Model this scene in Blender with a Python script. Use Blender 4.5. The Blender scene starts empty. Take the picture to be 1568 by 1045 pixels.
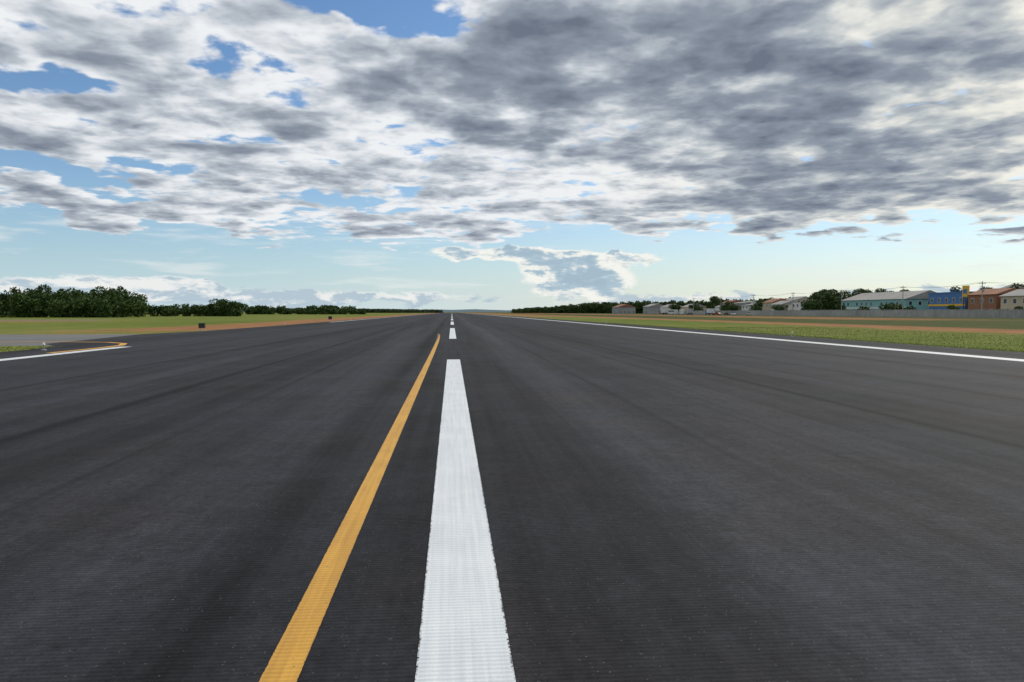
import bpy, math, random
import numpy as np
from mathutils import Vector
random.seed(4); rng=np.random.default_rng(7)
S=bpy.context.scene
S.view_settings.view_transform='Standard'; S.view_settings.look='None'; S.view_settings.exposure=0
R=math.radians
SUN_AZ,SUN_EL=52,36
# ------------------------------------------------------------ node helper
class NT:
    def __init__(s,tree): s.t=tree; s.n=tree.nodes; s.l=tree.links
    def put(s,sock,v):
        if isinstance(v,bpy.types.NodeSocket): s.l.new(v,sock)
        elif isinstance(v,(tuple,list)) and len(v)==3 and sock.type=='RGBA': sock.default_value=(*v,1)
        else: sock.default_value=v
    def m(s,op,*a,clamp=False):
        n=s.n.new('ShaderNodeMath'); n.operation=op; n.use_clamp=clamp
        for i,v in enumerate(a): s.put(n.inputs[i],v)
        return n.outputs[0]
    def add(s,*a):
        r=a[0]
        for b in a[1:]: r=s.m('ADD',r,b)
        return r
    def mul(s,a,b): return s.m('MULTIPLY',a,b)
    def sub(s,a,b): return s.m('SUBTRACT',a,b)
    def comb(s,x,y,z=0.0):
        n=s.n.new('ShaderNodeCombineXYZ')
        for i,v in enumerate((x,y,z)): s.put(n.inputs[i],v)
        return n.outputs[0]
    def sep(s,v):
        n=s.n.new('ShaderNodeSeparateXYZ'); s.put(n.inputs[0],v); return n.outputs
    def noise(s,v,scale,detail=4,rough=.5,dist=0.0,lac=2.0,out='Fac'):
        n=s.n.new('ShaderNodeTexNoise'); s.put(n.inputs['Vector'],v)
        n.inputs['Scale'].default_value=scale; n.inputs['Detail'].default_value=detail
        n.inputs['Roughness'].default_value=rough; n.inputs['Distortion'].default_value=dist
        n.inputs['Lacunarity'].default_value=lac
        return n.outputs[out]
    def vor(s,v,scale,out='Distance',smooth=False):
        n=s.n.new('ShaderNodeTexVoronoi'); n.voronoi_dimensions='2D' if smooth else '3D'
        if smooth: n.feature='SMOOTH_F1'; n.inputs['Smoothness'].default_value=.35
        s.put(n.inputs['Vector'],v); n.inputs['Scale'].default_value=scale
        return n.outputs[out]
    def ss(s,v,a,b,o0=0.0,o1=1.0):
        n=s.n.new('ShaderNodeMapRange'); n.interpolation_type='SMOOTHSTEP'
        s.put(n.inputs[0],v); 
        for i,q in enumerate((a,b,o0,o1)): s.put(n.inputs[i+1],q)
        return n.outputs[0]
    def ramp(s,f,stops):
        n=s.n.new('ShaderNodeValToRGB'); s.put(n.inputs[0],f); e=n.color_ramp.elements
        while len(e)<len(stops): e.new(.5)
        for i,(p,c) in enumerate(stops): e[i].position=p; e[i].color=(*c,1)
        return n.outputs[0]
    def mix(s,f,a,b,mode='MIX'):
        n=s.n.new('ShaderNodeMix'); n.data_type='RGBA'; n.blend_type=mode
        s.put(n.inputs[0],f); s.put(n.inputs[6],a); s.put(n.inputs[7],b); return n.outputs[2]
    def scale(s,c,f):
        n=s.n.new('ShaderNodeVectorMath'); n.operation='SCALE'; s.put(n.inputs[0],c); s.put(n.inputs[3],f); return n.outputs[0]
    def vadd(s,a,b):
        n=s.n.new('ShaderNodeVectorMath'); n.operation='ADD'; s.put(n.inputs[0],a); s.put(n.inputs[1],b); return n.outputs[0]
    def gauss(s,a,e,ca,ce,sa,se):
        p=s.mul(s.sub(a,ca),1/sa); q=s.mul(s.sub(e,ce),1/se)
        return s.m('EXPONENT',s.mul(s.add(s.mul(p,p),s.mul(q,q)),-1.0))
def newmat(name,rough=.9,spec=.3):
    m=bpy.data.materials.new(name); m.use_nodes=True; N=NT(m.node_tree)
    b=N.n['Principled BSDF']; b.inputs['Roughness'].default_value=rough; b.inputs['Specular IOR Level'].default_value=spec
    g=N.n.new('ShaderNodeNewGeometry'); return m,N,b,g.outputs['Position']
def bump(N,b,h,strength,dist):
    n=N.n.new('ShaderNodeBump'); n.inputs['Strength'].default_value=strength; n.inputs['Distance'].default_value=dist
    N.l.new(h,n.inputs['Height']); N.l.new(n.outputs[0],b.inputs['Normal'])

# ------------------------------------------------------------ world
W=bpy.data.worlds.new('World'); S.world=W; W.use_nodes=True
N=NT(W.node_tree); bg=N.n['Background']; bg.inputs[1].default_value=0.1
sky=N.n.new('ShaderNodeTexSky'); sky.sky_type='NISHITA'; sky.sun_disc=False
sky.sun_elevation=R(SUN_EL); sky.sun_rotation=R(SUN_AZ); sky.air_density=1.0; sky.dust_density=.6; sky.ozone_density=1.5
D=N.n.new('ShaderNodeTexCoord').outputs['Generated']
x,y,z=N.sep(D)
az=N.mul(N.m('ARCTAN2',x,y),57.2958); el=N.mul(N.m('ARCSINE',z),57.2958)
zz=N.add(N.m('MAXIMUM',z,0.0),.095)
px=N.m('DIVIDE',x,zz); py=N.m('DIVIDE',y,zz)
P=N.comb(px,py,0.0)
warp=N.scale(N.noise(P,4.5,3,.6,out='Color'),.30)
Pw=N.vadd(P,warp)
def deck(dx,dy,det):
    q=N.vadd(P,(dx,dy,0.0)); qw=N.vadd(Pw,(dx,dy,0.0))
    f=N.noise(q,2.7,det,.56,.15)
    v1=N.vor(qw,5.2,smooth=True); v2=N.vor(qw,12.0,smooth=True)
    return N.add(f,N.mul(N.sub(.42,v1),.15),N.mul(N.sub(.42,v2),.075))
n1=deck(0.0,0.0,8)
n2=deck(.045,.05,5)
n0=N.noise(P,1.0,2,.5,.1)
wz=N.noise(D,9,3,.55); wy=N.noise(N.comb(N.add(x,5.0),y,z),9,3,.55)
azw=N.add(az,N.mul(N.sub(wz,.5),9.0)); elw=N.add(el,N.mul(N.sub(wy,.5),5.0))
G=lambda a,e,sa,se,w: N.mul(N.gauss(azw,elw,a,e,sa,se),w)
low=N.ss(elw,4.0,7.6,-.42,.20)
bias=N.add(low,
  G(-17,17.2,4.0,1.1,-.34),G(-7,21.8,5.5,1.7,-.46),G(-29,14.6,4.5,.9,-.36),G(-29,9.4,7,.9,-.36),
  G(-8,8.2,5,.8,-.32),G(-22,6.9,7,1.0,.12),G(-2,5.6,8,.9,.19),G(16,18,20,5,.18),G(30,8,12,3,.14),G(36,4.6,9,1.0,.16),G(-13,5.2,5,.5,.17),G(15,5.6,8,.7,.10))
dens=N.add(N.mul(N.sub(n1,.5),1.25),N.mul(N.sub(n0,.5),.25),bias)
alpha=N.ss(dens,-.03,.10)
tone=N.add(N.mul(N.sub(n1,.5),1.15),N.mul(N.sub(n0,.5),.60),N.mul(bias,.42),.055,G(12,18.5,14,4.0,.21),G(29,16,9,3.5,.09),G(31,8.4,11,2.0,.16),G(-17,12,4,1.2,.08),G(20,12.5,20,2.5,.05),
   G(40,13.0,3.5,4.0,-.13),G(-26,17,9,6,-.07),G(22,16.5,3,.8,-.20),G(4,14.8,2.5,.6,-.18),G(13,9.5,12,1.3,-.09),G(-2,11,8,1.2,-.06),
   N.mul(N.sub(n1,n2),-1.15))
ccol=N.ramp(tone,[(0.0,(.86,.88,.90)),(.08,(.73,.76,.80)),(.17,(.49,.54,.60)),(.30,(.28,.32,.385)),(.50,(.15,.18,.24))])
warm=N.mul(N.ss(az,2.0,38.0),N.ss(tone,.34,.05))
ccol=N.mix(N.mul(warm,.75),ccol,(1.06,1.01,.87),'MULTIPLY')
sk=N.scale(sky.outputs[0],.1)
sk=N.mix(1.0,sk,(.74,.96,1.16),'MULTIPLY')
haze=N.ramp(N.ss(az,-30.0,38.0),[(0.0,(.56,.73,.82)),(.5,(.66,.75,.75)),(1.0,(.82,.80,.68))])
hz=N.m('EXPONENT',N.mul(N.m('MAXIMUM',el,0.0),-.21))
sk=N.mix(N.mul(hz,.94),sk,haze)
lx=N.comb(N.mul(az,.16),N.mul(el,.42),3.0)
ln=N.noise(lx,1.7,7,.62,.2); ln2=N.noise(N.comb(N.mul(N.add(az,.5),.16),N.mul(N.add(el,.35),.42),3.0),1.7,6,.62,.2)
azs=N.add(az,N.mul(N.sub(ln,.5),2.5)); els=N.add(el,N.mul(N.sub(ln2,.5),2.2))
B=lambda a,e,sa,se,w=1.0: N.mul(N.gauss(azs,els,a,e,sa,se),w)
lowc=N.add(B(-26,1.7,6,.8,1.0),B(-19.5,1.7,2.4,.75,1.05),B(-13,.9,6,.8,.8),B(-3,1.1,7,.8,.75),B(19,1.0,9,.6,.7),B(36,1.3,7,.6,.75))
lowa=N.ss(N.add(lowc,N.mul(N.sub(ln,.5),1.6)),.38,.62)
lowcol=N.mix(N.ss(N.add(N.mul(N.sub(ln2,ln),7.0),N.mul(N.sub(els,1.4),.7)),-.5,.6),(.44,.55,.64),(.88,.88,.86))
anv=N.add(B(2.5,4.55,4.8,.45,1.2),B(9,4.2,3.8,.6,1.3),B(9.5,3.0,3.8,1.0,1.35),B(9.8,1.9,3.8,.9,1.3),B(14,4.1,2.4,.35,.9))
anf=N.add(anv,N.mul(N.sub(ln,.5),.9))
anva=N.ss(anf,.36,.6)
anvcol=N.ramp(N.add(N.mul(anf,.42),N.mul(N.sub(ln,ln2),2.6)),[(.22,(.92,.92,.86)),(.38,(.74,.78,.77)),(.52,(.43,.56,.65)),(.8,(.36,.48,.58))])
wis=N.noise(N.comb(N.mul(az,.10),N.mul(el,.9),9.0),1.3,6,.6,.3)
wisa=N.mul(N.ss(wis,.50,.70),N.mul(N.ss(el,.5,2.0),N.ss(el,9.0,5.0)))
sk=N.mix(N.mul(wisa,.5),sk,(.82,.85,.84))
sk=N.mix(N.mul(lowa,.88),sk,lowcol)
sk=N.mix(N.mul(anva,.95),sk,anvcol)
col=N.mix(alpha,sk,ccol)
N.l.new(N.scale(col,10.0),bg.inputs[0])

sd=bpy.data.lights.new('sun','SUN'); sd.energy=2.6; sd.angle=R(.5); sd.color=(1,.94,.83)
so=bpy.data.objects.new('sun',sd); S.collection.objects.link(so)
d=Vector((math.sin(R(SUN_AZ))*math.cos(R(SUN_EL)),math.cos(R(SUN_AZ))*math.cos(R(SUN_EL)),math.sin(R(SUN_EL))))
so.rotation_euler=d.to_track_quat('Z','Y').to_euler(); so.location=(40,30,60)
# ------------------------------------------------------------ materials
def mat_asphalt():
    m,N,b,P=newmat('asphalt',.85,.14); x,y,z=N.sep(P)
    s0=N.noise(N.comb(N.mul(x,.30),N.mul(y,.012)),1,3,.5)
    s1=N.noise(N.comb(N.mul(x,1.3),N.mul(y,.022),4.0),1,4,.6,.15)
    s2=N.noise(N.comb(N.mul(x,6.0),N.mul(y,.08),8.0),1,5,.7)
    bl=N.noise(P,.5,6,.65); sp=N.noise(P,90,2,.7); sp2=N.noise(P,14,4,.8); sp3=N.noise(P,3.0,6,.8)
    v=N.add(1.0,N.mul(N.sub(s0,.5),1.1),N.mul(N.sub(s1,.5),1.7),N.mul(N.sub(s2,.5),.9),N.mul(N.sub(bl,.5),1.2))
    lane=N.noise(N.comb(N.m('FLOOR',N.mul(N.add(x,50.75),1/3.75)),0.0,5.0),3.3,0)
    v=N.add(v,N.mul(N.sub(lane,.5),1.0))
    wob=N.mul(N.sub(N.noise(N.comb(0.0,y),.08,3),.5),.25)
    xw=N.add(x,wob)
    brk=N.ss(N.noise(N.comb(N.mul(x,.4),N.mul(y,.06),6.0),1,4),.35,.6,.35,1.0)
    def band(c,w,a): return N.mul(N.mul(N.gauss(xw,0.0,c,0.0,w,1.0),a),brk)
    def seam(c,w,a): return N.mul(N.gauss(xw,0.0,c,0.0,w,1.0),a)
    v=N.add(v,seam(-5.75,.10,-.75),seam(-9.5,.14,-.65),seam(6.95,.09,-.85),seam(10.7,.12,-.55),seam(-13.2,.14,-.55),seam(14.5,.14,-.55),band(3.2,.05,-.35),band(-3.7,.06,-.4),
      band(-1.35,.28,-.6),band(-.45,.3,-.1),band(.75,.5,-.25),band(2.4,.6,.55),band(-2.7,.7,.42),band(4.7,.6,-.35),band(-4.6,.5,-.35),band(-7.4,.9,.32),band(8.6,.9,.35),band(5.9,.35,.25))
    v=N.mul(N.m('MAXIMUM',v,.25),.030)
    v=N.mul(v,N.m('MAXIMUM',N.add(-.95,N.mul(sp,1.0),N.mul(sp2,1.5),N.mul(sp3,1.25)),.15))
    gl=N.vor(P,42); stone=N.ss(gl,.12,.24,1.0,0.0)
    pick=N.ss(N.noise(P,19,1),.56,.66)
    v=N.add(v,N.mul(N.mul(stone,pick),.09))
    gr=N.m('SINE',N.mul(y,2*math.pi/.040))
    v=N.mul(v,N.add(1.0,N.mul(gr,.13)))
    v=N.m('MAXIMUM',v,.005)
    tint=N.mix(N.ss(N.noise(P,.4,3),.35,.65),(.90,.98,1.22),(1.0,.97,1.14))
    c=N.scale(tint,v); N.l.new(c,b.inputs['Base Color'])
    h=N.add(N.mul(gr,.4),N.mul(sp,1.6),N.mul(sp2,1.6)); bump(N,b,h,.55,.004)
    return m
def mat_paint(name,c1,c2,edge_c,edge_w,wear=.6):
    m,N,b,P=newmat(name,.6,.3); x,y,z=N.sep(P)
    gr=N.m('SINE',N.mul(y,2*math.pi/.040)); sp=N.noise(P,90,3,.7); st=N.noise(N.comb(N.mul(x,28.0),N.mul(y,.5)),1,4,.6)
    bl=N.noise(P,1.6,5,.65)
    c=N.mix(N.ss(N.add(N.mul(st,.6),N.mul(bl,.4)),.35,.65),c1,c2)
    c=N.scale(c,N.add(.76,N.mul(gr,.08),N.mul(sp,.32)))
    ed=N.m('ABSOLUTE',N.sub(x,edge_c)); ew=N.ss(ed,edge_w*.92,edge_w)
    worn=N.ss(N.add(N.mul(sp,.6),N.mul(N.noise(P,14,4,.7),.6),N.mul(ew,.20),N.mul(gr,.03)),wear+.12,wear+.22)
    c=N.mix(worn,c,(.04,.04,.044)); N.l.new(c,b.inputs['Base Color'])
    bump(N,b,N.add(N.mul(gr,.6),sp),.4,.004); return m
def mat_ground():
    m,N,b,P=newmat('grass_ground',1.0,.05); x,y,z=N.sep(P)
    big=N.noise(N.comb(N.mul(x,.03),N.mul(y,.012)),1,5,.6); med=N.noise(P,.25,6,.65); fine=N.noise(P,3.5,5,.7)
    g=N.ramp(N.add(N.mul(big,.4),N.mul(med,.35),N.mul(fine,.3)),[(.36,(.065,.10,.018)),(.5,(.125,.16,.030)),(.62,(.21,.20,.06))])
    dry=N.ramp(N.add(N.mul(med,.5),N.mul(fine,.5)),[(.35,(.030,.052,.014)),(.5,(.060,.078,.024)),(.65,(.12,.09,.045))])
    soil=N.ramp(N.add(N.mul(med,.5),N.mul(fine,.5)),[(.35,(.20,.085,.040)),(.65,(.40,.20,.105))])
    wob=N.add(N.mul(N.sub(big,.5),10.0),N.mul(N.sub(med,.5),9.0))
    xr=N.add(x,wob); yw=N.add(y,N.mul(wob,3.0))
    dr=N.ss(xr,47.0,54.0); c=N.mix(N.mul(dr,.95),g,dry)
    s1=N.mul(N.ss(xr,41.0,44.0),N.ss(xr,50.0,55.0,1.0,0.0))
    s2=N.mul(N.mul(N.mul(N.ss(xr,80.0,90.0),N.ss(xr,110.0,122.0,1.0,0.0)),N.ss(y,120.0,170.0)),.9)
    s3=N.mul(N.mul(N.ss(xr,24.0,27.0),N.ss(xr,36.0,40.0,1.0,0.0)),N.ss(yw,210.0,260.0))
    s4=N.mul(N.mul(N.ss(xr,-34.0,-29.0),N.ss(xr,-16.0,-14.0,1.0,0.0)),N.ss(yw,58.0,75.0))
    s5=N.mul(N.mul(N.ss(xr,-120.0,-110.0),N.ss(xr,-70.0,-60.0,1.0,0.0)),N.mul(N.ss(yw,125.0,135.0),N.ss(yw,150.0,165.0,1.0,0.0)))
    s=N.m('MAXIMUM',N.m('MAXIMUM',s1,s2),N.m('MAXIMUM',N.m('MAXIMUM',s3,s4),N.mul(s5,.6)),clamp=True)
    s=N.mul(s,N.ss(N.noise(P,.6,5,.7),.34,.52,.35,1.0))
    c=N.mix(s,c,soil)
    N.l.new(c,b.inputs['Base Color']); bump(N,b,fine,.6,.08); return m
def mat_simple(name,c,rough=.8,var=.25,scale=1.5,spec=.3):
    m,N,b,P=newmat(name,rough,spec)
    n=N.noise(P,scale,6,.65); n2=N.noise(P,scale*.2,3)
    f=N.add(1.0-var,N.mul(n,var),N.mul(n2,var))
    N.l.new(N.scale(N.mix(0.0,c,c),f),b.inputs['Base Color']); return m
def mat_leaf(name,c0,c1,c2,sc=.6):
    m,N,b,P=newmat(name,.7,.2)
    f=N.add(N.mul(N.noise(P,sc,3),.55),N.mul(N.noise(P,sc*5,2),.45))
    N.l.new(N.ramp(f,[(.36,c0),(.5,c1),(.66,c2)]),b.inputs['Base Color']); return m
M=dict(
 asphalt=mat_asphalt(), ground=mat_ground(),
 white=mat_paint('white_marking_paint',(.62,.66,.71),(.76,.79,.82),.055,.225,.62),
 white_e=mat_paint('white_edge_paint',(.62,.64,.66),(.74,.75,.76),0,200,.60),
 yellow=mat_paint('yellow_marking_paint',(.52,.27,.045),(.68,.37,.06),-.78,.085,.60),
 yellow_e=mat_paint('yellow_taxi_paint',(.62,.31,.035),(.75,.40,.05),0,200,.62),
 taxi=mat_simple('old_asphalt',(.14,.14,.14),.9,.4,.8),
 leaf=mat_leaf('foliage',(.022,.042,.010),(.042,.080,.016),(.085,.13,.028),.35),
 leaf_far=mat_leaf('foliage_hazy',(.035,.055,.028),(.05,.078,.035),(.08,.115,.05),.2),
 bark=mat_simple('bark',(.11,.085,.06)), concrete=mat_simple('concrete',(.34,.33,.31),.9,.8,.35),
 hill=mat_simple('distant_forest_hazy',(.085,.14,.17),1,.4,.01),  # bluish aerial haze is painted into the forest colour
 wall_white=mat_simple('plaster_white',(.66,.65,.61),.8,.35,.5), wall_teal=mat_simple('plaster_teal',(.22,.44,.43),.8,.4,.4),
 wall_blue=mat_simple('paint_blue',(.07,.17,.38),.6,.4,.4), brick=mat_simple('brick',(.30,.145,.085),.9,.5,1),
 cream=mat_simple('plaster_cream',(.50,.42,.30),.8,.4,.5), grey=mat_simple('plaster_grey',(.30,.30,.30),.9,.4,.5),
 tile=mat_simple('roof_tile',(.27,.13,.08),.9,.6,.9), fibro=mat_simple('roof_fibrocement',(.30,.29,.28),.9,.55,.6),
 yel=mat_simple('paint_yellow',(.70,.42,.04),.5,.3,1), glass=mat_simple('window_glass',(.03,.035,.04),.15,.2,1,.6),
 dark=mat_simple('dark_metal',(.03,.03,.032),.5,.3,2), metal=mat_simple('grey_metal',(.35,.35,.35),.5,.3,2),
 tyre=mat_simple('rubber',(.02,.02,.02)), red=mat_simple('paint_red',(.35,.05,.04),.4,.2,1), carw=mat_simple('car_paint_white',(.6,.6,.6),.45,.1,1),
 lamp=mat_simple('frosted_glass',(.8,.8,.78),.3,.1,1))
# ------------------------------------------------------------ mesh helpers
def mk(name,V,F,mats,mi=None,parent=None,smooth=False):
    me=bpy.data.meshes.new(name)
    V=np.asarray(V,dtype=np.float32)
    if isinstance(F,np.ndarray):
        k=F.shape[1]; nf=len(F)
        me.vertices.add(len(V)); me.vertices.foreach_set('co',V.ravel())
        me.loops.add(nf*k); me.loops.foreach_set('vertex_index',F.astype(np.int32).ravel())
        me.polygons.add(nf); me.polygons.foreach_set('loop_start',np.arange(nf,dtype=np.int32)*k)
        me.update(calc_edges=True)
    else: me.from_pydata(V.tolist(),[],F)
    for m in (mats if isinstance(mats,list) else [mats]): me.materials.append(m)
    if mi is not None: me.polygons.foreach_set('material_index',np.asarray(mi,dtype=np.int32))
    if smooth: me.polygons.foreach_set('use_smooth',[True]*len(me.polygons))
    me.update()
    o=bpy.data.objects.new(name,me); S.collection.objects.link(o)
    if parent: o.parent=parent
    return o
def empty(name,loc=(0,0,0),rz=0):
    o=bpy.data.objects.new(name,None); S.collection.objects.link(o); o.location=loc; o.rotation_euler=(0,0,rz); o.empty_display_size=.5; return o
class MB:
    def __init__(s): s.V=[];s.F=[];s.I=[]
    def box(s,x0,x1,y0,y1,z0,z1,i=0):
        b=len(s.V); s.V+=[(x0,y0,z0),(x1,y0,z0),(x1,y1,z0),(x0,y1,z0),(x0,y0,z1),(x1,y0,z1),(x1,y1,z1),(x0,y1,z1)]
        s.F+=[[b+q for q in f] for f in ((3,2,1,0),(4,5,6,7),(0,1,5,4),(1,2,6,5),(2,3,7,6),(3,0,4,7))]; s.I+=[i]*6; return s
    def prism(s,prof,a0,a1,axis='y',i=0):
        b=len(s.V); n=len(prof)
        for a in (a0,a1):
            for p,q in prof: s.V.append((p,a,q) if axis=='y' else (a,p,q))
        s.F+=[list(range(b,b+n))[::-1],list(range(b+n,b+2*n))]+[[b+k,b+(k+1)%n,b+n+(k+1)%n,b+n+k] for k in range(n)]; s.I+=[i]*(n+2); return s
    def cyl(s,c0,c1,r0,r1,n=10,i=0):
        c0=Vector(c0);c1=Vector(c1);d=(c1-c0).normalized(); u=d.orthogonal().normalized(); w=d.cross(u); b=len(s.V)
        for c,r in ((c0,r0),(c1,r1)):
            for k in range(n):
                a=2*math.pi*k/n; s.V.append(tuple(c+u*math.cos(a)*r+w*math.sin(a)*r))
        s.F+=[[b+k,b+(k+1)%n,b+n+(k+1)%n,b+n+k] for k in range(n)]+[list(range(b,b+n))[::-1],list(range(b+n,b+2*n))]; s.I+=[i]*(n+2); return s
    def out(s,name,mats,parent=None): return mk(name,s.V,s.F,mats,s.I,parent)
def sheet(name,pts,z,mat):
    return mk(name,[(a,b,z) for a,b in pts],[list(range(len(pts)))],mat)
# ------------------------------------------------------------ ground / runway
sheet('ground',[(-9000,-3000),(9000,-3000),(9000,14000),(-9000,14000)],0,M['ground'])
def strip(name,xs,z,mat):
    V=[];F=[]
    for yy,a,b_ in xs: V+= [(a,yy,z),(b_,yy,z)]
    for k in range(len(xs)-1): F.append([2*k,2*k+1,2*k+3,2*k+2])
    return mk(name,V,F,mat)
strip('taxiway',[(38,-400,-17),(57,-400,-17)],.004,M['taxi'])
strip('taxiway.001',[(150,-420,-70),(163,-420,-70)],.004,M['taxi'])
edge=[(-60,-18.5,23.3),(34,-18.5,23.3),(38,-19.5,23.3),(40,-21,23.3),(57,-23,23.3),(66,-21.5,23.3),(90,-21,23.3)]
strip('runway',edge+[(1750,-21,23.3)],.008,M['asphalt'])
V=[];F=[]
for k in range(-1,34):
    y1=25.7+50*k; y0=y1-30; b=len(V)
    V+=[(-.17,y0,.012),(.28,y0,.012),(.28,y1,.012),(-.17,y1,.012)]; F.append([b,b+1,b+2,b+3])
mk('runway_centreline_marking',V,F,M['white'])
V=[];F=[]
for (a,b_,y0,y1) in ((18.95,19.8,-60,1700),(-15.75,-15.15,-60,36.5),(-19.6,-19.1,120,1700)):
    b=len(V); V+=[(a,y0,.012),(b_,y0,.012),(b_,y1,.012),(a,y1,.012)]; F.append([b,b+1,b+2,b+3])
mk('runway_edge_marking',V,F,M['white_e'])
yl=[(yy,-.78-.085-dx,-.78+.085-dx) for yy,dx in [(-20,0),(30,0),(42,.03),(50,.1),(56,.2)]]
strip('taxi_guidance_marking',yl,.012,M['yellow'])
pts=[(-60,43.2),(-30,43),(-21,42.6),(-18.6,41.8),(-17.1,40.2),(-16.3,38),(-16.1,35.5),(-16.1,31)]
V=[];F=[]
for i,(a,b_) in enumerate(pts):
    p=Vector(pts[max(0,i-1)]);q=Vector(pts[min(len(pts)-1,i+1)]); t=(q-p).normalized(); nn=Vector((-t.y,t.x))*.16
    V+=[(a+nn.x,b_+nn.y,.016),(a-nn.x,b_-nn.y,.016)]
    if i: F.append([2*i-2,2*i-1,2*i+1,2*i])
mk('taxi_guidance_marking',V,F,M['yellow_e'])
def tufts(name,regs):
    C=[];
    for x0,x1,y0,y1,n in regs: C.append(np.c_[rng.uniform(x0,x1,n),rng.uniform(y0,y1,n)])
    C=np.vstack(C); n=len(C); a=rng.uniform(0,np.pi,n); h=rng.uniform(.02,.07,n); w=rng.uniform(.01,.025,n)
    V=np.zeros((n,3,3)); dx=np.c_[np.cos(a),np.sin(a)]*w[:,None]
    V[:,0,:2]=C-dx; V[:,1,:2]=C+dx; V[:,2,:2]=C+rng.normal(0,.04,(n,2)); V[:,2,2]=h
    mk(name,V.reshape(-1,3),np.arange(3*n).reshape(-1,3),M['tuft'])
M['tuft']=mat_leaf('grass_blades',(.14,.19,.04),(.20,.25,.05),(.27,.29,.09),.4)
tufts('grass',[(23.2,24,20,110,14000),(23.3,40,25,80,22000),(-21,-18.5,15,37,5000)])
# ------------------------------------------------------------ foliage
def leaves(lobes,dens,size):
    Vs=[]
    for (cx,cy,cz,rx,ry,rz) in lobes:
        n=max(5,int(dens*(rx*rz+rx*ry+ry*rz)))
        d=rng.normal(size=(n,3)); d/=np.linalg.norm(d,axis=1)[:,None]
        r=rng.uniform(.55,1.05,n)**.6
        c=d*r[:,None]*np.array([rx,ry,rz])+np.array([cx,cy,cz])
        s=size*rng.uniform(.5,1.3,n)
        u=rng.normal(size=(n,3)); u/=np.linalg.norm(u,axis=1)[:,None]
        v=np.cross(u,rng.normal(size=(n,3))); v/=np.linalg.norm(v,axis=1)[:,None]
        q=np.stack([c-u*s[:,None],c+v*s[:,None]*.6,c+u*s[:,None],c-v*s[:,None]*.6],1); Vs.append(q)
    q=np.concatenate(Vs); q[:,:,2]=np.maximum(q[:,:,2],.02); return q
def crown(x,y,H,Wd,base=.25):
    L=[]; n=random.randint(11,15)
    for k in range(n):
        a=random.uniform(0,6.28); t=random.uniform(base,.92); rr=Wd*.5*math.sin(math.pi*min(1,(t-base*.6)/(1.08-base*.6)))**.6
        rad=rr*random.uniform(.2,.85); s=Wd*random.uniform(.13,.25)
        L.append((x+math.cos(a)*rad,y+math.sin(a)*rad,min(t*H,H-s*.7),s,s,s*.75))
    L.append((x,y,H*.55,Wd*.30,Wd*.30,H*.32))
    return L
def foliage_obj(name,trees,dens,size,leaf,trunks=True):
    L=[];T=MB()
    for (x,y,H,Wd,base) in trees:
        cr=crown(x,y,H,Wd,base); L+=cr
        if trunks:
            T.cyl((x,y,0),(x+.1,y,H*.55),Wd*.045,Wd*.022,7)
            for c in cr[:6]: T.cyl((x+.05,y,H*random.uniform(.25,.45)),(c[0],c[1],c[2]),Wd*.018,Wd*.006,5)
    q=leaves(L,dens,size); nv=len(q)*4
    o=mk(name,q.reshape(-1,3),np.arange(nv).reshape(-1,4),leaf)
    if trunks and T.V:
        o.name='crown'; e=empty(name); o.parent=e; T.out('trunk',M['bark'],e); 
        return e
    return o
tr=[]
for row,(z0,hh) in enumerate(((236,6.4),(246,8.2),(258,9.4),(270,9.8))):
    xx=-235
    while xx<-94-row*3:
        h=hh*random.uniform(.78,1.12)*(1 if xx<-106 else .82); tr.append((xx,z0+random.uniform(-4,4)+ (xx+150)*-.15,h,random.uniform(6,9.5),.05)); xx+=random.uniform(3,4.6)
foliage_obj('forest',tr,12,.38,M['leaf'],False)
tr=[]
xx=-120
while xx<-80:
    tr.append((xx,290+random.uniform(-6,6),random.uniform(3.6,5.4),random.uniform(5,7),.03)); xx+=random.uniform(1.4,2.8)
foliage_obj('tree_row',tr,11,.4,M['leaf'],False)
tr=[(-86,286,6.6,9,.05),(-82,290,6.2,8,.05),(-90,288,5,6,.05)]
foliage_obj('bush_clump',tr,14,.38,M['leaf'],False)
tr=[]
xx=-200
while xx<-60:
    tr.append((xx,520+random.uniform(-20,20),random.choice([3.4,4,4.5,6]),random.uniform(6,10),.03)); xx+=random.uniform(1.6,3)
for k in range(16): tr.append((-92-random.uniform(-10,6)+4,540,random.uniform(4.5,7),6,.1))
foliage_obj('tree_row',tr,4,.7,M['leaf'],False)
tr=[]
for k in range(150):
    t=k/150; tr.append((-320+t*300,1350+random.uniform(-60,60),random.uniform(6,9.5)*(1-.4*t),random.uniform(14,26),.02))
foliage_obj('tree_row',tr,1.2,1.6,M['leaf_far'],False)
tr=[]
for k in range(330):
    t=(k/330)
    u=.085+t*.46; zf=1150-700*t**.75; h=(6+8*min(1,t*4))*random.uniform(.75,1.12)*(1-.22*t)
    tr.append((u*zf*1.0,zf*.98+random.uniform(-10,35),h,random.uniform(10,18)*(1-.4*t),.03))
foliage_obj('tree_row',tr,2.2,1.0,M['leaf'],False)
def tree(x,y,H,Wd,base=.22,dens=17): foliage_obj('tree',[(x,y,H,Wd,base)],dens,.36,M['leaf'])
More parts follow.
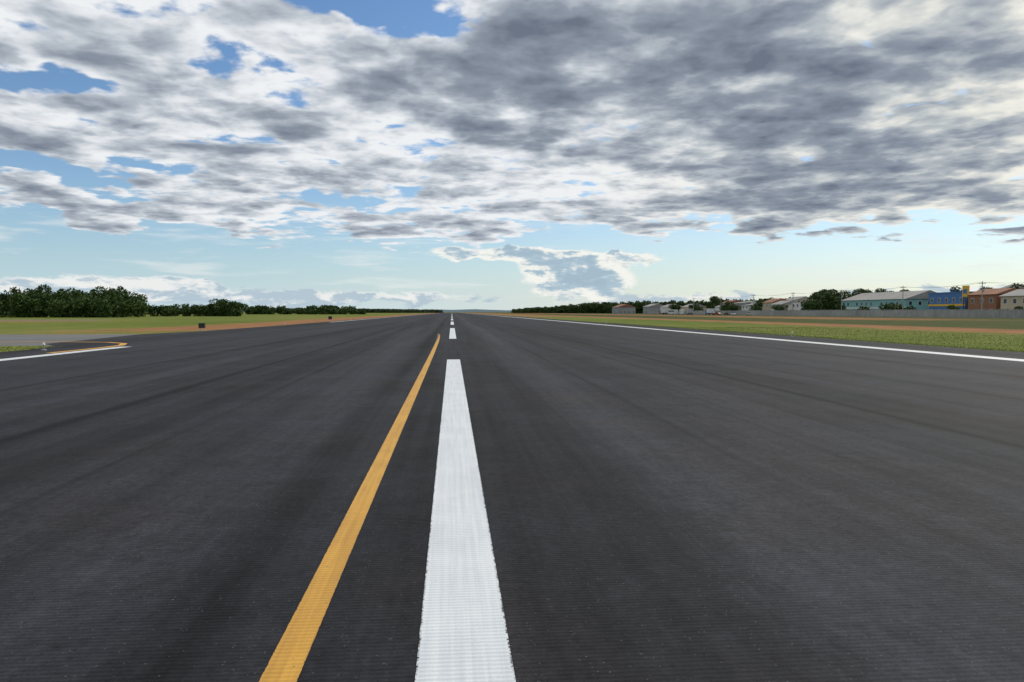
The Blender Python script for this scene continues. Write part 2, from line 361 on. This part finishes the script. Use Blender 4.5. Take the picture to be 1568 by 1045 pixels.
for a in ((156,308,8.2,12),(161,316,9.5,13),(167,322,10.6,14),(174,330,12,15),(183,335,12.8,16),(192,337,12.6,16),(200,335,12.6,15),(209,333,12.0,14),
          (163,381,9,12),(172,394,10,12),(158,415,8,10),(166,455,11.5,9),(178,248,10.5,9),(186,246,10.5,10),(172,192,8.2,8),(154,246,4.5,6),(155,252,5.0,6),(154,238,3.8,5),(157,345,5,7),(156,368,5,7),(157,402,6,8),
          (190,218,9.5,9),(196,226,11,10),(154.5,216,3.6,4.5),(154.5,190,3.2,4),(192,262,9.8,10),(158,470,7,9),(158,512,7,9),(157,270,4.2,5),(157,288,4.5,5.5),(174,216,10.5,7),(157,180,5.5,6)): tree(*a)
# distant hills
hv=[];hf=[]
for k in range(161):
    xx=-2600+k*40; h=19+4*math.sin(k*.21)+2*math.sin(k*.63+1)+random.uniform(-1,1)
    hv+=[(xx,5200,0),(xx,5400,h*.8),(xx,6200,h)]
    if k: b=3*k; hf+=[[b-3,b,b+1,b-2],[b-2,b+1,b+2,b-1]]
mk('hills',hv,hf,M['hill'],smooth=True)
# ------------------------------------------------------------ wall, buildings
w=MB()
yy=60.0
while yy<560:
    w.box(150,150.18,yy+.12,yy+2.88,0,2.3+random.uniform(-.07,.07)); w.box(149.95,150.23,yy-.12,yy+.12,0,2.55)
    w.box(149.93,150.25,yy+.12,yy+2.88,2.38,2.46); yy+=3
w.out('boundary_wall',M['concrete'])
def building(name,x0,x1,y0,y1,h,wm,roof='gable',rm='tile',storeys=2,band=None,trim='wall_white'):
    e=empty(name,(x0,y0,0)); X=x1-x0; Y=y1-y0
    MB().box(0,X,0,Y,0,h).out('walls',M[wm],e)
    r=MB()
    if roof=='gable':
        r.prism([(-.5,h+.01),(X+.5,h+.01),(X/2,h+X*.16+.3)],-.5,Y+.5,'y')
    elif roof=='shed': r.prism([(-.6,h+.01),(X+.4,h+.01),(X+.4,h+X*.12+.4),(-.6,h+.22)],-.4,Y+.4,'y')
    else: r.box(-.15,X+.15,-.15,Y+.15,h+.003,h+.35)
    r.out('roof',M[rm],e)
    g=MB(); f=MB(); sh=h/storeys
    for s in range(storeys):
        zb=s*sh+1.0; zt=min(zb+1.3,(s+1)*sh-.35)
        n=max(1,int(Y/3.2))
        for k in range(n):
            c=(k+.5)*Y/n
            if random.random()<.12: continue
            f.box(-.06,-.002,c-.7,c+.7,zb-.1,zt+.1); g.box(-.09,-.062,c-.58,c+.58,zb,zt)
        n=max(1,int(X/3.4))
        for k in range(n):
            c=(k+.5)*X/n
            f.box(c-.7,c+.7,-.06,-.002,zb-.1,zt+.1); g.box(c-.58,c+.58,-.09,-.062,zb,zt)
    f.out('window_frames',M[trim],e); g.out('windows',M['glass'],e)
    MB().box(-.10,-.002,Y*.5-.5,Y*.5+.5,0,2.1).out('door',M['dark'],e)
    if band: MB().box(-.14,-.003,0,Y,sh-.35,sh+.35).out('band',M[band],e)
    return e
building('long_building',164,182,256,300,6.4,'wall_teal','gable','fibro',2,'wall_white')
building('warehouse',162,178,222,240,7.8,'wall_blue','flat','wall_blue',2,'yel')
building('brick_house',160,170,206,218,6.9,'brick','gable','tile',2)
building('house',159,170,192,203,6.2,'cream','gable','fibro',2)
building('brick_house',160,172,176,189,7.0,'brick','shed','fibro',2)
building('house',172,184,196,212,8.8,'brick','flat','grey',3)
building('house',174,186,172,190,8.2,'wall_white','gable','tile',3)
building('house',160,170,155,171,5.5,'grey','gable','tile',2)
building('house',162,171,330,342,6.2,'wall_white','flat','grey',2)
building('house',160,170,348,360,5.4,'wall_white','gable','fibro',2)
building('house',162,173,364,376,6.5,'cream','gable','tile',2)
building('house',158,170,384,393,5.0,'wall_white','shed','fibro',2)
building('house',165,176,404,414,6.0,'grey','flat','grey',2)
building('house',160,172,424,440,4.6,'wall_white','gable','fibro',1)
building('house',158,170,484,500,5.0,'cream','gable','fibro',1)
building('house',156,168,525,545,5.2,'wall_white','gable','fibro',1)
building('house',160,174,590,610,6.0,'grey','gable','fibro',1)
building('house',150,166,660,685,6.0,'grey','gable','tile',1)
for k,(a,b_,c_,h_,wm,rf,rm,st) in enumerate(((186,345,12,7.6,'wall_white','flat','grey',3),(184,362,12,7.0,'cream','gable','tile',2),(183,382,14,8.0,'wall_white','gable','fibro',3),
   (186,402,12,7.2,'brick','gable','tile',2),(182,425,14,7.6,'wall_white','flat','grey',2),(180,450,14,7.0,'grey','shed','fibro',2),(182,475,14,7.6,'cream','gable','tile',2),
   (198,190,12,9.4,'wall_white','flat','grey',3),(200,172,12,8.6,'brick','gable','tile',3),(200,206,12,9.0,'cream','gable','fibro',3),(184,226,12,8.8,'wall_white','gable','fibro',3))):
    building('house',a,a+11,b_,b_+c_,h_,wm,rf,rm,st)
e=empty('sign_tower',(160.5,219.8,0))
t=MB()
for a in (-.9,.9):
    t.cyl((0,a,0),(0,a,9.6),.12,.1,8)
for k in range(6): t.cyl((0,-.9,1+k*1.2),(0,.9,2.2+k*1.2),.05,.05,6)
t.out('legs',M['dark'],e)
MB().box(-.25,.25,-1.3,1.3,6.4,9.9).out('panel',M['yel'],e); MB().box(-.28,-.252,-.9,.9,7.4,8.8).out('panel_emblem',M['wall_blue'],e)
e=empty('water_tank',(187,262,0)); t=MB()
for a in (-1,1):
    for b_ in (-1,1): t.cyl((a,b_,0),(a*.8,b_*.8,8.6),.12,.1,6)
t.out('legs',M['metal'],e); MB().cyl((0,0,8.6),(0,0,10),1.4,1.4,16).cyl((0,0,10.001),(0,0,10.4),1.45,.2,16).out('tank',M['wall_blue'],e)
ys=[128,166,204,242,282,324,368,414,462]
for k,yy in enumerate(ys):
    e=empty('utility_pole',(154,yy,0)); H=10.6
    t=MB().cyl((0,0,0),(0,0,H),.17,.11,8).box(-1.1,1.1,-.06,.06,H-.7,H-.55).box(-.7,.7,-.06,.06,H-1.7,H-1.56)
    for a in (-1,-.5,.5,1): t.cyl((a,0,H-.55),(a,0,H-.3),.05,.04,6)
    t.out('pole',M['concrete'],e)
    if k%2==0: MB().cyl((.35,0,H-3.2),(.35,0,H-2.2),.28,.28,10).out('transformer',M['metal'],e)
c=MB()
for k in range(len(ys)-1):
    for a in (-1,-.5,.5,1):
        pr=None
        for q in range(9):
            s=q/8; p=(154+a,ys[k]+(ys[k+1]-ys[k])*s,10.3-.8*4*s*(1-s))
            if pr: c.cyl(pr,p,.015,.015,4)
            pr=p
c.out('power_line',M['dark'])
# ------------------------------------------------------------ vehicles beside the wall
def wheel(t,x,y,r=.45): t.cyl((x,y-.15,r),(x,y+.15,r),r,r,14)
def bus(x,y,rz,mat):
    e=empty('bus',(x,y,0),rz); L=11
    MB().prism([(-L/2,.45),(L/2,.45),(L/2,1.6),(L/2-.25,3.0),(L/2-.6,3.15),(-L/2+.2,3.15),(-L/2,2.9)],-1.25,1.25,'y').out('body',M[mat],e)
    g=MB()
    for s in (-1,1):
        for k in range(7): g.box(-L/2+.6+k*1.4,-L/2+1.8+k*1.4,s*1.27-.015,s*1.27+.015,1.6,2.6)
    g.box(L/2+.005,L/2+.02,-1.1,1.1,1.2,1.6); g.out('windows',M['glass'],e)
    t=MB()
    for a in (-3.3,3.4):
        for s in (-1.15,1.15): wheel(t,a,s)
    t.out('wheels',M['tyre'],e)
def truck(x,y,rz,cab,box):
    e=empty('truck',(x,y,0),rz)
    MB().prism([(2.2,.6),(4.3,.6),(4.3,1.7),(3.9,2.7),(2.2,2.7)],-1.15,1.15,'y').out('cab',M[cab],e)
    MB().box(-4,2.0,-1.25,1.25,1.1,3.6).out('cargo_box',M[box],e); MB().box(-4,2.2,-.5,.5,.7,1.098).out('chassis',M['dark'],e)
    MB().box(2.9,3.8,-1.17,-1.152,1.7,2.4).box(2.9,3.8,1.152,1.17,1.7,2.4).out('windows',M['glass'],e)
    t=MB()
    for a in (-2.8,-1.7,3.2):
        for s in (-1.05,1.05): wheel(t,a,s)
    t.out('wheels',M['tyre'],e)
def car(x,y,rz,mat):
    e=empty('parked_car',(x,y,0),rz)
    MB().prism([(-2.1,.3),(2.1,.3),(2.15,.7),(1.9,.85),(1.0,.95),(-1.9,.98),(-2.15,.8)],-.85,.85,'y').out('body',M[mat],e)
    MB().prism([(-1.7,.985),(.95,.955),(.35,1.42),(-1.2,1.45)],-.75,.75,'y').out('cabin',M['glass'],e)
    MB().box(-1.15,.3,-.7,.7,1.452,1.48).out('roof',M[mat],e)
    t=MB()
    for a in (-1.3,1.35):
        for s in (-.72,.72): wheel(t,a,s,.32)
    t.out('wheels',M['tyre'],e)
bus(143,452,R(75),'carw'); bus(146,480,R(95),'carw'); truck(141,430,R(80),'carw','metal'); truck(146,502,R(100),'red','carw')
truck(144,404,R(90),'wall_blue','carw')
for k,(a,b_) in enumerate(((145,352),(141,362),(145,380),(143,390))): car(a,b_,R(70+15*k),['metal','carw','dark','red'][k%4])
# ------------------------------------------------------------ airfield furniture
def sign(x,y,w_,h):
    e=empty('runway_sign',(x,y,0))
    MB().box(-w_/2,w_/2,-.12,.12,.16,h).out('cabinet',M['dark'],e)
    MB().box(-w_/2+.05,w_/2-.05,-.14,-.122,.22,h-.06).out('face',M['dark'],e)
    MB().cyl((-w_*.3,0,0),(-w_*.3,0,.158),.03,.03,8).cyl((w_*.3,0,0),(w_*.3,0,.158),.03,.03,8).box(-w_/2,w_/2,-.2,.2,0.002,.03).out('legs',M['metal'],e)
sign(-23.2,71,.55,.62); sign(-24.5,152,.7,.8)
def light(x,y):
    e=empty('edge_light',(x,y,.0))
    MB().cyl((0,0,0.008),(0,0,.04),.11,.10,14).cyl((0,0,.041),(0,0,.20),.02,.02,8).cyl((0,0,.201),(0,0,.23),.05,.06,12).out('stem',M['metal'],e)
    MB().cyl((0,0,.231),(0,0,.31),.055,.05,12).cyl((0,0,.3105),(0,0,.34),.05,.02,12).out('globe',M['lamp'],e)
for k in range(14):
    light(22.8,48+60*k); light(-17.6 if k==0 else -20.6,33.5+60*k)
# ------------------------------------------------------------ camera
cd=bpy.data.cameras.new('camera'); cd.lens=26; cd.sensor_width=36; cd.clip_end=30000; cd.clip_start=.1
co=bpy.data.objects.new('camera',cd); S.collection.objects.link(co)
co.location=(0,0,1.66); co.rotation_euler=(R(90-2.25),0,R(-4.65)); S.camera=co
